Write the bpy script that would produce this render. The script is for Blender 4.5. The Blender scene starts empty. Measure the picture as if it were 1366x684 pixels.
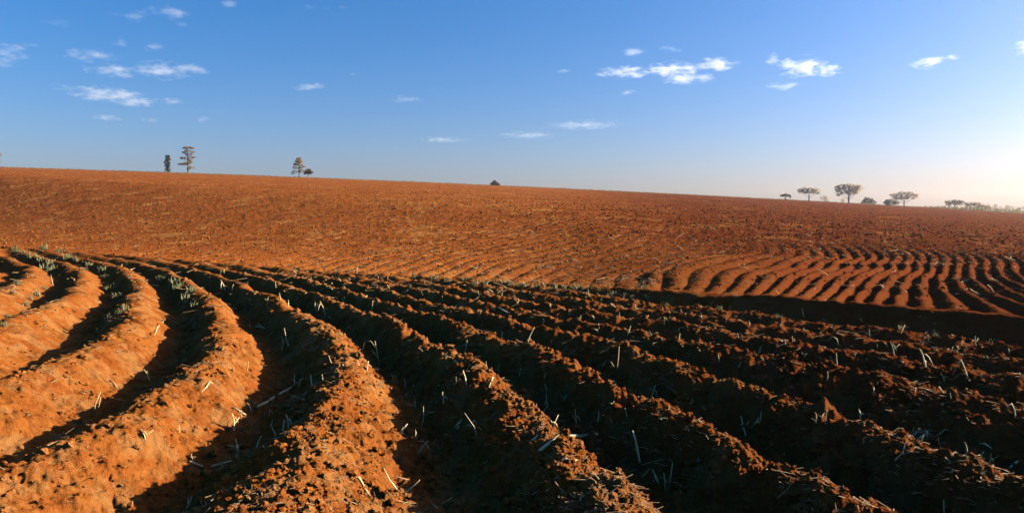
NEAR_PTS = [[1, -7.55, 10.7], [1, -8.0, 11.95], [1, -8.37, 13.17], [1, -8.99, 14.67], [1, -10.84, 18.11], [1, -14.65, 24.36], [1, -16.77, 26.89], [1, -19.35, 30.0], [1, -12.71, 21.35], [2, -4.72, 6.66], [2, -4.95, 7.51], [2, -5.24, 8.6], [2, -5.35, 9.45], [2, -5.61, 10.56], [2, -6.49, 12.63], [2, -7.98, 15.56], [2, -9.58, 18.54], [2, -11.94, 22.59], [2, -14.21, 25.56], [2, -16.11, 27.85], [2, -18.6, 30.59], [2, -22.11, 35.08], [3, -3.21, 4.5], [3, -3.12, 4.73], [3, -3.12, 5.03], [3, -3.15, 5.44], [3, -3.17, 5.84], [3, -3.17, 6.3], [3, -3.17, 6.96], [3, -3.31, 7.98], [3, -3.7, 9.28], [3, -4.18, 10.56], [3, -5.17, 12.63], [3, -6.53, 15.1], [3, -8.75, 19.47], [3, -10.25, 21.95], [3, -11.59, 23.99], [3, -13.73, 26.89], [3, -15.4, 28.89], [4, -1.37, 3.86], [4, -1.43, 4.31], [4, -1.46, 4.77], [4, -1.49, 5.44], [4, -1.58, 6.2], [4, -1.73, 7.33], [4, -1.98, 8.28], [4, -2.67, 10.14], [4, -3.53, 11.95], [4, -4.65, 14.14], [4, -6.34, 17.11], [4, -7.52, 19.23], [4, -8.41, 20.5], [4, -9.37, 21.95], [4, -11.04, 24.36], [5, 0.68, 4.03], [5, 0.52, 4.6], [5, 0.38, 5.09], [5, 0.19, 5.64], [5, -0.09, 6.6], [5, -0.33, 7.62], [5, -0.62, 8.51], [5, -1.01, 9.45], [5, -1.52, 10.48], [5, -2.2, 12.04], [5, -2.97, 13.52], [5, -4.01, 15.4], [5, -5.67, 17.9], [5, -6.2, 18.54], [5, -7.36, 20.5], [5, -8.58, 22.27], [5, -4.77, 16.38], [6, 1.87, 3.9], [6, 1.63, 4.4], [6, 1.52, 5.06], [6, 1.33, 5.95], [6, 1.18, 6.4], [6, 1.04, 6.8], [6, 0.73, 7.51], [6, 0.35, 8.56], [6, -0.13, 9.63], [6, -0.67, 10.78], [6, -4.38, 17.11], [6, -3.88, 16.04], [6, -3.36, 15.25], [6, -2.92, 14.54], [6, -2.45, 13.76], [6, -2.02, 12.95], [7, 2.94, 4.27], [7, 2.93, 4.82], [7, 2.78, 5.23], [7, 2.62, 5.5], [7, 2.44, 6.0], [7, 2.22, 6.57], [7, 2.13, 7.12], [7, 1.78, 8.02], [7, 1.47, 8.9], [7, 0.93, 9.94], [7, 0.43, 10.78], [7, -0.41, 11.95], [7, -0.8, 12.74], [7, -3.34, 16.92], [8, 4.33, 6.4], [8, 4.09, 6.96], [8, 3.87, 7.33], [8, 3.23, 8.19], [8, 2.51, 9.28], [8, 1.9, 10.41]]
BANK_PTS = [[-43.64, 51.68], [-29.32, 41.81], [-19.17, 33.75], [-11.35, 27.41], [-6.0, 23.06], [-2.67, 21.11], [0.33, 19.03], [2.5, 16.51], [3.91, 14.21], [5.37, 12.47], [6.51, 11.11], [7.29, 10.32]]
FAR_PTS = [[-3.9000000000000004, 3.79, 19.92], [-3.9000000000000004, 5.14, 22.53], [-3.9000000000000004, 6.75, 25.07], [-3.9000000000000004, 8.65, 27.88], [0.5, 4.43, 14.2], [0.5, 5.61, 16.78], [0.5, 7.86, 20.5], [1.5, 4.53, 13.62], [1.5, 6.04, 16.72], [1.5, 9.21, 22.45], [2.5, 4.74, 13.26], [2.5, 6.08, 15.84], [2.5, 8.73, 20.5], [2.5, 10.64, 23.75], [3.5, 4.96, 13.04], [3.5, 6.31, 15.51], [3.5, 9.68, 21.6], [3.5, 11.43, 24.45], [5.5, 5.42, 12.54], [5.5, 6.14, 13.89], [5.5, 8.85, 18.79], [5.5, 10.86, 22.54], [6.5, 5.63, 12.28], [6.5, 6.64, 14.16], [6.5, 9.36, 18.81], [6.5, 10.84, 21.13], [7.5, 5.81, 11.96], [7.5, 6.4, 13.13], [7.5, 8.28, 16.36], [7.5, 11.34, 21.17], [8.5, 6.0, 11.75], [8.5, 7.51, 14.31], [8.5, 10.8, 19.6], [9.5, 6.18, 11.57], [9.5, 6.96, 13.13], [9.5, 8.22, 15.2], [9.5, 11.21, 19.64], [10.5, 8.34, 14.6], [10.5, 10.87, 18.67], [11.5, 8.17, 13.15], [11.5, 9.5, 15.88], [11.5, 11.68, 19.69], [12.5, 8.09, 11.48], [12.5, 9.17, 14.33], [12.5, 10.61, 17.21], [12.5, 12.93, 20.86], [13.5, 9.02, 12.81], [13.5, 10.1, 15.26], [13.5, 11.49, 18.1], [13.5, 13.27, 20.92], [14.5, 9.81, 13.94], [14.5, 10.87, 15.96], [14.5, 12.47, 18.86], [14.5, 14.65, 22.31], [-6.1, 2.2, 18.15], [-7.5, 1.33, 18.48], [-7.5, 2.71, 22.52], [-7.5, 4.34, 25.32], [-7.5, 6.55, 29.41], [-8.5, 0.85, 19.23], [-10.5, -0.24, 19.44], [-10.5, 2.76, 27.72], [-11.5, -0.82, 19.84], [-11.5, -0.38, 23.36], [-12.5, -1.3, 20.37], [-12.5, -1.03, 23.4], [-12.5, -0.7, 26.18], [-13.5, -1.79, 20.5], [-13.5, -1.62, 23.47], [-13.5, -1.27, 26.25], [-14.5, -2.34, 20.88], [-14.5, -2.1, 24.06], [-14.5, -1.77, 26.91], [-15.5, -2.95, 21.37], [-15.5, -2.55, 26.1], [-15.5, -1.06, 31.14], [-16.5, -3.79, 22.74], [-16.5, -3.12, 27.08], [-17.5, -4.3, 22.48], [-19.5, -5.43, 22.77], [-19.5, -5.44, 28.17], [-19.5, -3.86, 33.26]]
HZ_FIT = [0.000723, -0.011252, -0.045027, 0.040047]
STUBS = [[-1.25, 8.48, 0.122], [-0.64, 9.84, 0.151], [-0.28, 7.85, 0.064], [-0.16, 8.86, 0.109], [0.09, 8.45, 0.087], [0.18, 8.96, 0.202], [0.59, 6.62, 0.156], [1.0, 5.61, 0.207], [1.11, 5.19, 0.138], [1.08, 5.26, 0.097], [1.66, 10.48, 0.14], [1.31, 10.99, 0.079], [2.41, 11.49, 0.118], [1.96, 13.79, 0.099], [3.18, 12.14, 0.112], [3.87, 14.2, 0.087], [4.19, 14.0, 0.086], [1.7, 16.06, 0.148], [1.9, 15.46, 0.095], [-3.77, 14.0, 0.187], [-3.5, 13.63, 0.238], [-3.5, 15.35, 0.157], [-3.6, 15.52, 0.111], [-3.08, 14.65, 0.225], [-2.71, 14.04, 0.187], [-1.96, 16.0, 0.131], [-5.1, 18.42, 0.113], [-4.77, 22.39, 0.184], [-7.0, 17.8, 0.256], [-6.7, 17.4, 0.125], [-5.46, 15.14, 0.093], [-4.73, 14.02, 0.158], [-5.59, 17.24, 0.177], [-9.03, 22.58, 0.139], [-8.87, 22.45, 0.138], [4.58, 8.68, 0.134], [6.53, 9.51, 0.059], [3.33, 7.64, 0.086], [4.21, 8.88, 0.064], [5.09, 12.67, 0.13], [3.61, 9.56, 0.078], [3.72, 9.6, 0.069], [5.4, 10.95, 0.09], [6.46, 11.09, 0.068], [5.72, 10.67, 0.142], [4.92, 9.76, 0.06], [2.05, 6.3, 0.174], [3.68, 5.81, 0.161], [2.67, 4.42, 0.082], [2.82, 4.59, 0.056], [-2.17, 4.76, 0.078], [-4.38, 8.74, 0.134], [1.33, 5.4, 0.044], [2.52, 8.79, 0.081], [3.31, 9.73, 0.1], [2.96, 8.47, 0.061], [2.66, 8.51, 0.079], [2.23, 9.7, 0.09], [1.96, 10.15, 0.073], [0.52, 7.26, 0.074], [4.66, 8.14, 0.2], [3.35, 8.1, 0.05], [5.01, 7.71, 0.055], [3.88, 6.96, 0.057], [4.0, 6.57, 0.054], [-0.7, 15.86, 0.098], [0.1, 14.45, 0.104], [0.74, 13.71, 0.098], [1.05, 13.2, 0.095], [-1.47, 15.31, 0.094], [-2.95, 17.57, 0.108], [-2.23, 16.62, 0.102], [0.38, 16.23, 0.083], [3.22, 13.75, 0.085], [3.77, 11.51, 0.071], [5.06, 11.48, 0.071], [6.19, 10.02, 0.072], [5.75, 8.71, 0.063], [5.74, 11.91, 0.061], [2.18, 11.94, 0.086], [1.21, 12.77, 0.105], [2.56, 11.16, 0.08], [3.2, 10.24, 0.074], [5.84, 10.32, 0.074], [-5.44, 15.39, 0.095], [-4.63, 15.45, 0.127], [-4.4, 15.36, 0.095], [-3.99, 16.28, 0.1], [-3.87, 21.11, 0.108], [4.1, 11.13, 0.068], [6.95, 10.47, 0.064], [4.74, 7.92, 0.073], [3.56, 7.11, 0.073], [2.47, 5.84, 0.06], [0.9, 6.54, 0.06], [0.38, 7.78, 0.072]]
CHAINS = [('bent_plant', 'tall dead plant with drooping arched leaves in the furrow left of centre', 'dry plant', (-1.8, 9.86), [[(0.0, -0.0, 0.0), (-0.03, -0.008, 0.192), (-0.061, -0.015, 0.374)], [(-0.04, -0.0, 0.263), (-0.121, -0.005, 0.374), (-0.202, -0.01, 0.354), (-0.253, -0.014, 0.182)], [(-0.03, 0.0, 0.142), (-0.111, 0.008, 0.243), (-0.212, 0.016, 0.212), (-0.283, 0.024, 0.192)], [(-0.01, 0.0, 0.061), (0.051, 0.005, 0.121), (0.131, 0.011, 0.121), (0.202, 0.016, 0.061)]], 0.008, 'stalk'), ('forked_stalk', 'forked pale stalk with one side branch standing alone in the dark furrow at bottom centre', 'dry stalk', (-0.85, 6.77), [[(0.0, -0.0, 0.0), (0.021, -0.013, 0.111), (0.021, -0.025, 0.215)], [(0.021, -0.0, 0.125), (0.069, -0.004, 0.153), (0.125, -0.008, 0.16)]], 0.006, 'stalk'), ('leaning_stalk', 'two crossed leaning straws at the left foot of the broad central ridge', 'dry stalk', (-0.28, 5.78), [[(0.0, -0.0, 0.0), (-0.024, -0.0, 0.095), (-0.101, -0.0, 0.207)], [(-0.018, -0.0, 0.071), (0.012, -0.013, 0.095), (0.036, -0.025, 0.077)]], 0.006, 'stalk'), ('bent_stalk', 'large bent stalk folded like a tent on the far right rows', 'dry stalk', (4.93, 7.81), [[(0.0, 0.0, 0.0), (-0.048, 0.001, 0.136), (-0.088, 0.001, 0.224)], [(-0.088, -0.0, 0.216), (-0.128, -0.001, 0.152), (-0.176, -0.002, 0.056)], [(-0.152, -0.0, 0.024), (-0.088, -0.008, 0.072), (-0.016, -0.015, 0.064)]], 0.009, 'stalk'), ('hooked_stalk', 'hooked stalk with a curled tip close to the right picture edge', 'dry stalk', (4.2, 6.01), [[(0.0, 0.0, 0.0), (-0.012, 0.0, 0.086), (-0.037, 0.0, 0.142), (-0.08, 0.0, 0.117)]], 0.008, 'stalk'), ('hooked_stalk', 'thin arched straw standing on the right rows above the tent-shaped stalk', 'dry stalk', (4.57, 10.14), [[(0.0, -0.0, 0.0), (-0.031, -0.0, 0.094), (-0.094, -0.001, 0.125), (-0.156, -0.001, 0.062)]], 0.006, 'stalk'), ('tall_stub', 'tall thin pole-like stub on a ridge right of the middle', 'dry stalk', (1.25, 8.63), [[(0.0, 0.0, 0.0), (0.018, 0.003, 0.168), (0.027, 0.007, 0.301)]], 0.008, 'stalk'), ('tall_stub', 'split tall stub, rightmost of the clump in the dark furrow at bottom right', 'dry stalk', (1.13, 5.18), [[(0.0, 0.0, 0.0), (0.016, 0.007, 0.122), (0.032, 0.014, 0.223)], [(0.005, 0.0, 0.043), (-0.027, 0.003, 0.106), (-0.037, 0.006, 0.149)]], 0.007, 'stalk'), ('forked_stalk', 'pair of pale forked straws leaning in the shade at bottom left', 'dry stalk', (-4.13, 7.11), [[(0.0, -0.0, 0.0), (0.036, -0.012, 0.131), (0.095, -0.024, 0.248)], [(0.007, 0.0, 0.029), (0.058, 0.007, 0.102), (0.073, 0.014, 0.19)]], 0.007, 'stalk'), ('branching_stalk', 'branching pale stalk in the second dark furrow on the left side', 'dry stalk', (-3.29, 10.65), [[(0.0, 0.0, 0.0), (-0.033, 0.005, 0.164), (-0.055, 0.009, 0.284)], [(-0.022, -0.0, 0.131), (-0.109, -0.003, 0.076), (-0.197, -0.005, 0)], [(-0.011, -0.0, 0.066), (0.055, -0.033, 0), (0.076, -0.065, 0)]], 0.009, 'stalk'), ('weed_stalk', 'bright pale stem leaning among the weeds at the far left', 'dry stem', (-12.61, 20.01), [[(0.0, 0.0, 0.0), (-0.041, 0.023, 0.144), (-0.082, 0.047, 0.287)]], 0.012, 'pale'), ('crossed_stalk', 'three-armed broken stalk lying crossed in the furrow at bottom centre', 'dry stalk', (-0.76, 4.85), [[(0.0, -0.0, 0.015), (0.035, -0.008, 0.035), (0.095, -0.016, 0.085), (0.139, -0.024, 0.129)], [(-0.055, -0.0, 0.134), (-0.01, -0.01, 0.144), (0.07, -0.021, 0.129)], [(-0.02, 0.0, 0.055), (-0.07, 0.004, 0.124), (-0.109, 0.007, 0.204)]], 0.007, 'stalk')]
STICKS = [('fallen_stick', 'thick fallen stick in the deep shadow right of the broad left ridge', 'stick', [(-2.6, 7.36), (-2.63, 7.75), (-2.6, 8.04), (-2.51, 8.22)], 0.016, 'stalk', 0), ('curved_stick', 'long curved pale stick at the edge of the shadow at bottom left', 'stick', [(-2.56, 5.7), (-2.46, 5.77), (-2.34, 5.83), (-2.22, 5.88)], 0.01, 'straw', 0), ('big_stick', 'longest straight stick lying across the broad central ridge', 'stick', [(0.19, 5.06), (0.33, 5.07), (0.59, 6.38), (0.75, 6.29)], 0.014, 'stalk', 0), ('husk_piece', 'bleached whitish husk broken on the central ridge below the longest stick', 'husk', [(0.3, 4.7), (0.36, 4.7), (0.41, 4.72), (0.47, 4.83)], 0.015, 'pale', 1), ('husk_piece', 'small pale husk strip above the longest stick on the central ridge', 'husk', [(0.12, 5.24), (0.25, 5.32)], 0.012, 'pale', 1), ('husk_piece', 'bright pale husk piece on the ridge close to the right edge, leftmost of two', 'husk', [(3.84, 5.91), (3.88, 5.82)], 0.011, 'pale', 1), ('husk_piece', 'bright pale husk piece at the very right edge of the picture', 'husk', [(3.77, 5.44), (3.84, 5.45)], 0.013, 'pale', 1), ('curved_leaf', 'curled dry leaf on the narrow sunlit ridge at bottom centre left', 'dry leaf', [(-1.06, 4.77), (-1.02, 4.79), (-0.97, 4.73), (-0.92, 4.64)], 0.01, 'straw', 1), ('leaf_piece', 'grey dry leaf lying in the shadow at the left bottom', 'dry leaf', [(-4.06, 6.38), (-4.09, 6.58)], 0.015, 'heap', 1), ('straw_piece', 'short straw on the shadow edge above the broad left ridge', 'straw', [(-4.62, 8.3), (-4.49, 8.22)], 0.011, 'straw', 0), ('straw_piece', 'short straw at the right rim of the broad left ridge', 'straw', [(-2.68, 6.93), (-2.56, 6.94)], 0.008, 'straw', 0), ('straw_piece', 'straw lying on the lit flank of the broad left ridge', 'straw', [(-2.98, 6.92), (-3.01, 7.28)], 0.011, 'straw', 1), ('straw_piece', 'straw pieces lying across the ridge crest left of the middle', 'straw', [(-0.22, 6.84), (-0.13, 7.21)], 0.008, 'straw', 0), ('straw_piece', 'long straw sloping down the crest of the middle ridge', 'straw', [(-0.84, 8.59), (-0.55, 7.99)], 0.009, 'straw', 0), ('straw_piece', 'pale stalk lying flat beside the tiny terrace rows at centre', 'straw', [(-0.25, 13.4), (-0.04, 13.09)], 0.012, 'pale', 0), ('straw_piece', 'pale curved straw at the top of the second left ridge', 'straw', [(-5.44, 11.04), (-5.6, 11.46), (-6.38, 13.32), (-6.48, 13.62)], 0.01, 'straw', 0), ('straw_piece', 'straw lying in the dark furrow at right of centre', 'straw', [(1.61, 7.58), (1.69, 7.33)], 0.008, 'heap', 0), ('straw_piece', 'short pale straw in the shaded furrow at upper left', 'straw', [(-4.57, 12.95), (-4.24, 12.42)], 0.014, 'pale', 0)]
HEAP = (3.56, 6.29)
WEEDS = [[-18.36, 28.32, 0.356, 0], [-16.82, 26.21, 0.309, 0], [-15.85, 25.11, 0.348, 0], [-12.12, 18.84, 0.166, 0], [-11.34, 17.31, 0.232, 0], [-15.43, 26.6, 0.297, 0], [-12.53, 22.43, 0.207, 0], [-10.37, 18.78, 0.246, 0], [-8.98, 16.53, 0.247, 0], [-8.65, 15.38, 0.154, 0], [-6.83, 12.3, 0.158, 0], [-6.57, 11.57, 0.123, 0], [-6.68, 12.33, 0.168, 0], [-6.65, 12.52, 0.169, 0], [-10.1, 20.88, 0.211, 0], [-8.73, 18.93, 0.269, 0], [-9.65, 20.07, 0.262, 0], [-8.04, 17.46, 0.231, 0], [-6.72, 15.03, 0.213, 0], [-5.85, 12.97, 0.149, 0], [-5.28, 12.13, 0.167, 0], [-7.88, 17.27, 0.251, 0], [-6.65, 14.85, 0.138, 0], [-6.88, 15.62, 0.224, 0], [-6.06, 13.92, 0.157, 0], [-24.32, 37.9, 0.42, 0], [-22.46, 36.27, 0.348, 0], [-18.3, 30.03, 0.401, 0], [-17.12, 28.63, 0.303, 0], [-19.86, 30.2, 0.42, 0], [-22.42, 33.43, 0.35, 0], [-24.36, 35.78, 0.42, 0], [-16.95, 26.73, 0.303, 0], [-13.58, 24.18, 0.309, 0], [-10.42, 19.1, 0.19, 0], [-1.68, 19.46, 0.144, 1], [-1.26, 20.06, 0.206, 1], [-0.93, 18.13, 0.186, 1], [-0.74, 19.39, 0.181, 1], [-0.23, 18.86, 0.21, 1], [0.13, 18.47, 0.139, 1], [0.26, 18.16, 0.196, 1], [0.36, 18.22, 0.133, 1], [0.73, 17.67, 0.201, 1], [1.29, 17.9, 0.172, 1], [1.58, 17.64, 0.168, 1], [-2.86, 21.25, 0.242, 1], [-2.23, 20.49, 0.214, 1], [-1.75, 19.55, 0.205, 1], [-5.43, 22.48, 0.151, 1], [1.48, 17.75, 0.148, 1], [1.71, 17.45, 0.12, 1], [2.04, 17.1, 0.127, 1], [3.02, 17.55, 0.132, 1], [2.95, 16.17, 0.175, 1], [2.53, 16.24, 0.115, 1], [2.66, 16.04, 0.128, 1], [0.55, 17.79, 0.159, 1], [1.01, 17.29, 0.186, 1], [-0.06, 18.64, 0.212, 1], [-0.45, 19.09, 0.192, 1], [3.21, 18.0, 0.136, 1], [2.31, 16.58, 0.153, 1], [2.94, 15.69, 0.158, 1], [3.05, 14.28, 0.096, 1], [3.8, 13.3, 0.132, 1], [5.31, 12.34, 0.103, 1], [5.84, 10.88, 0.103, 1], [6.12, 10.48, 0.103, 1], [4.57, 12.4, 0.122, 1], [-11.8, 17.39, 0.194, 2], [-9.47, 13.64, 0.155, 2], [-10.46, 15.63, 0.143, 2], [-10.99, 16.05, 0.176, 2], [-7.47, 10.67, 0.093, 2], [-10.94, 16.5, 0.18, 2]]
CLOUD_LIST = [(835, 99, 80, 10, 1.3, 'thin left end of the bright broken cloud streak right of centre', None), (892, 95, 64, 17, 1.8, 'puffy middle of the bright broken cloud streak right of centre', None), (916, 107, 72, 9, 1.2, 'low strip under the bright cloud streak right of centre', None), (953, 88, 52, 15, 1.7, 'bright puff at the right end of the cloud streak right of centre', None), (1026, 82, 18, 14, 1.8, 'tiny round white cloud left of the brightest white cloud', None), (1066, 92, 60, 24, 2.2, 'brightest white cloud, peaked at its left end', None), (1100, 97, 36, 14, 2.0, 'flat right tail of the brightest white cloud', None), (1231, 86, 42, 14, 1.9, 'small white cloud high at the right', None), (1261, 79, 20, 10, 1.7, 'tiny puff on the right end of the small white cloud at the right', None), (1358, 67, 30, 18, 2.0, 'white cloud cut by the right picture edge', None), (842, 72, 36, 8, 0.8, 'faint small wisp above the bright streak, the left one', None), (895, 68, 34, 9, 0.7, 'faint small wisp above the bright streak, the right one', None), (748, 97, 24, 6, 0.6, 'faint speck of cloud left of the bright streak', None), (834, 124, 30, 6, 0.5, 'faint speck of cloud below the bright streak', None), (1042, 116, 46, 8, 0.7, 'faint wisp below the brightest white cloud', None), (703, 181, 72, 9, 0.2, 'faint low wisp above the middle skyline, left of a longer one', None), (777, 168, 96, 9, 0.22, 'longest faint low wisp above the middle skyline', None), (593, 187, 66, 6, 0.26, 'thin low flat wisp left of the middle wisps', None), (543, 134, 42, 8, 0.35, 'small faint wisp in the middle of the sky', None), (415, 117, 40, 9, 1.2, 'small bright wisp alone left of centre', None), (473, 100, 18, 6, 0.6, 'speck of cloud beside the lone small wisp', None), (163, 96, 76, 13, 1.2, 'left cloud of the bright pair above the left field', None), (224, 96, 64, 19, 1.4, 'puffy left half of the bright cloud above the columnar tree', None), (262, 94, 48, 10, 1.3, 'thin right half of the bright cloud above the columnar tree', None), (130, 77, 62, 15, 0.9, 'hazy cloud bank above the left bright pair', None), (166, 59, 24, 12, 1.2, 'small puff above the hazy left bank', None), (212, 65, 32, 10, 1.2, 'short bright cloud right of the small left puff', None), (185, 25, 60, 9, 0.9, 'thin streak near the top left, the left one', None), (233, 21, 56, 17, 1.2, 'rising bright wisp near the top left', None), (148, 127, 88, 15, 1.2, 'long left part of the lowest bright streak at left', None), (186, 136, 58, 13, 1.4, 'bright right part of the lowest streak at left', None), (236, 137, 32, 9, 1.0, 'small tail right of the lowest streak at left', None), (18, 72, 52, 19, 1.1, 'hazy cloud at the left picture edge', None), (12, 86, 46, 10, 0.8, 'low haze strip under the left edge cloud', None), (42, 64, 32, 8, 0.9, 'thin tip right of the left edge cloud', None), (146, 158, 36, 8, 0.7, 'faint low puff under the lowest left streak', None), (205, 161, 24, 7, 0.5, 'very faint puff low at left', None), (274, 160, 26, 9, 0.5, 'very faint puff low at left, farthest right', None), (92, 118, 40, 8, 0.5, 'faint patch left of the lowest streak', None), (84, 34, 40, 7, 0.45, 'very faint streak at the upper far left', None), (312, 10, 26, 8, 0.9, 'small cloud near the top edge at left', None), (417, 13, 18, 7, 0.9, 'small puff at the top edge, left of two', None), (438, 14, 16, 9, 1.0, 'small puff at the top edge, right of two', None), (460, 14, 16, 6, 0.6, 'tiny speck at the top edge right of the two puffs', None), (248, 36, 18, 8, 0.9, 'small puff under the rising wisp', None)]
import math, random
import numpy as np

# ------------------------------------------------------------------ noise
def _h(ix, iy, s):
    a = (ix.astype(np.int64)*374761393 + iy.astype(np.int64)*668265263 + s*974711) & 0xffffffff
    a = ((a ^ (a >> 13))*1274126177) & 0xffffffff
    a = ((a ^ (a >> 15))*2246822519) & 0xffffffff
    return ((a ^ (a >> 16)) & 0xffffff).astype(np.float32)/16777215.0
def gnoise(x, y, s=0):
    """gradient noise, about -1..1"""
    ix = np.floor(x); iy = np.floor(y); fx = (x-ix).astype(np.float32); fy = (y-iy).astype(np.float32)
    ux = fx*fx*fx*(fx*(fx*6-15)+10); uy = fy*fy*fy*(fy*(fy*6-15)+10)
    def g(dx, dy):
        a = _h(ix+dx, iy+dy, s)*6.2831853
        return np.cos(a)*(fx-dx)+np.sin(a)*(fy-dy)
    a = g(0, 0); b = g(1, 0); c = g(0, 1); d = g(1, 1)
    return 1.5*((a+(b-a)*ux)*(1-uy)+(c+(d-c)*ux)*uy)
def fbm(x, y, n, s=0, gain=.5, lac=2.03):
    r = 0; a = 1.
    for k in range(n):
        r = r+a*gnoise(x, y, s+k*17); x = x*lac+3.1; y = y*lac+7.7; a *= gain
    return r
def bumps(x, y, cell, s, lo=.15, hi=.5, dens=.7):
    """rounded lumps scattered one per cell: height of the tallest lump (in metres)"""
    X = x/cell; Y = y/cell; ix = np.floor(X); iy = np.floor(Y); out = np.zeros(X.shape, np.float32)
    for dx in (-1, 0, 1):
        for dy in (-1, 0, 1):
            cx = ix+dx; cy = iy+dy
            px = cx+_h(cx, cy, s); py = cy+_h(cx, cy, s+1)
            r = lo+(hi-lo)*_h(cx, cy, s+2)**2
            r = np.where(_h(cx, cy, s+3) < dens, r, 0)
            d2 = ((X-px)**2+(Y-py)**2).astype(np.float32)
            out = np.maximum(out, np.sqrt(np.maximum(r*r-d2, 0)))
    return out*cell
def sstep(a, b, x):
    t = np.clip((x-a)/(b-a), 0, 1); return t*t*(3-2*t)

# ------------------------------------------------------------------ surveyed lines of the field (metres)
def tps_fit(P, v, lam):
    n = len(P); d = np.linalg.norm(P[:, None]-P[None], axis=2)
    K = np.where(d > 0, d*d*np.log(d+1e-12), 0)+lam*np.eye(n)
    A = np.zeros((n+3, n+3)); A[:n, :n] = K; A[:n, n] = 1; A[:n, n+1:] = P; A[n, :n] = 1; A[n+1:, :n] = P.T
    return np.linalg.solve(A, np.r_[v, 0, 0, 0])
def tps(P, w, x, y):
    out = np.full(x.shape, w[-3])+x*w[-2]+y*w[-1]
    for i in range(len(P)):
        d2 = (x-P[i, 0])**2+(y-P[i, 1])**2+1e-12
        out += (.5*w[i])*d2*np.log(d2)
    return out
BANK = np.array(BANK_PTS, float)
def bank_d(x, y):
    """signed distance to the terrace line, positive beyond it, and position along it"""
    best = np.full(x.shape, 1e9); sg = np.zeros(x.shape); along = np.zeros(x.shape); s0 = 0
    n = len(BANK)
    for i in range(n-1):
        a = BANK[i]; b = BANK[i+1]; e = b-a; L = np.hypot(*e); e = e/L
        t = (x-a[0])*e[0]+(y-a[1])*e[1]
        tc = np.clip(t, -1e9 if i == 0 else 0, 1e9 if i == n-2 else L)
        dx = x-a[0]-tc*e[0]; dy = y-a[1]-tc*e[1]; d = np.hypot(dx, dy)
        cr = e[0]*(y-a[1])-e[1]*(x-a[0])
        m = d < best
        best = np.where(m, d, best); sg = np.where(m, np.sign(cr), sg); along = np.where(m, s0+tc, along); s0 += L
    return best*sg, along
HZ = np.array(HZ_FIT)
def e_slope(t):
    return np.polyval(HZ, np.clip(t, -1.0, .95))
CAM_H = 1.8
def step_h(x):
    return .30*sstep(.6, 6.0, x)
def base_far(x, y, db):
    Y = np.maximum(y, 1.)
    r = np.hypot(x, y)
    c = .14+(CAM_H-.14)*sstep(20, 280, Y)
    e = e_slope(x/np.maximum(Y, .35*np.abs(x)+1))
    P = c+Y*e
    cr = 285.
    P = P-np.where(Y > cr, (Y-cr)**2*.0009, 0)*(1/(1+np.maximum(Y-cr, 0)*.006))
    st = step_h(x)
    return st+(P-st)*sstep(0, 34, db)
NEAR = np.array(NEAR_PTS, float); NW = tps_fit(NEAR[:, 1:], NEAR[:, 0], 3.)
if FAR_PTS is not None:
    FAR = np.array(FAR_PTS, float); FW = tps_fit(FAR[:, 1:], FAR[:, 0], 1.5)

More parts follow.
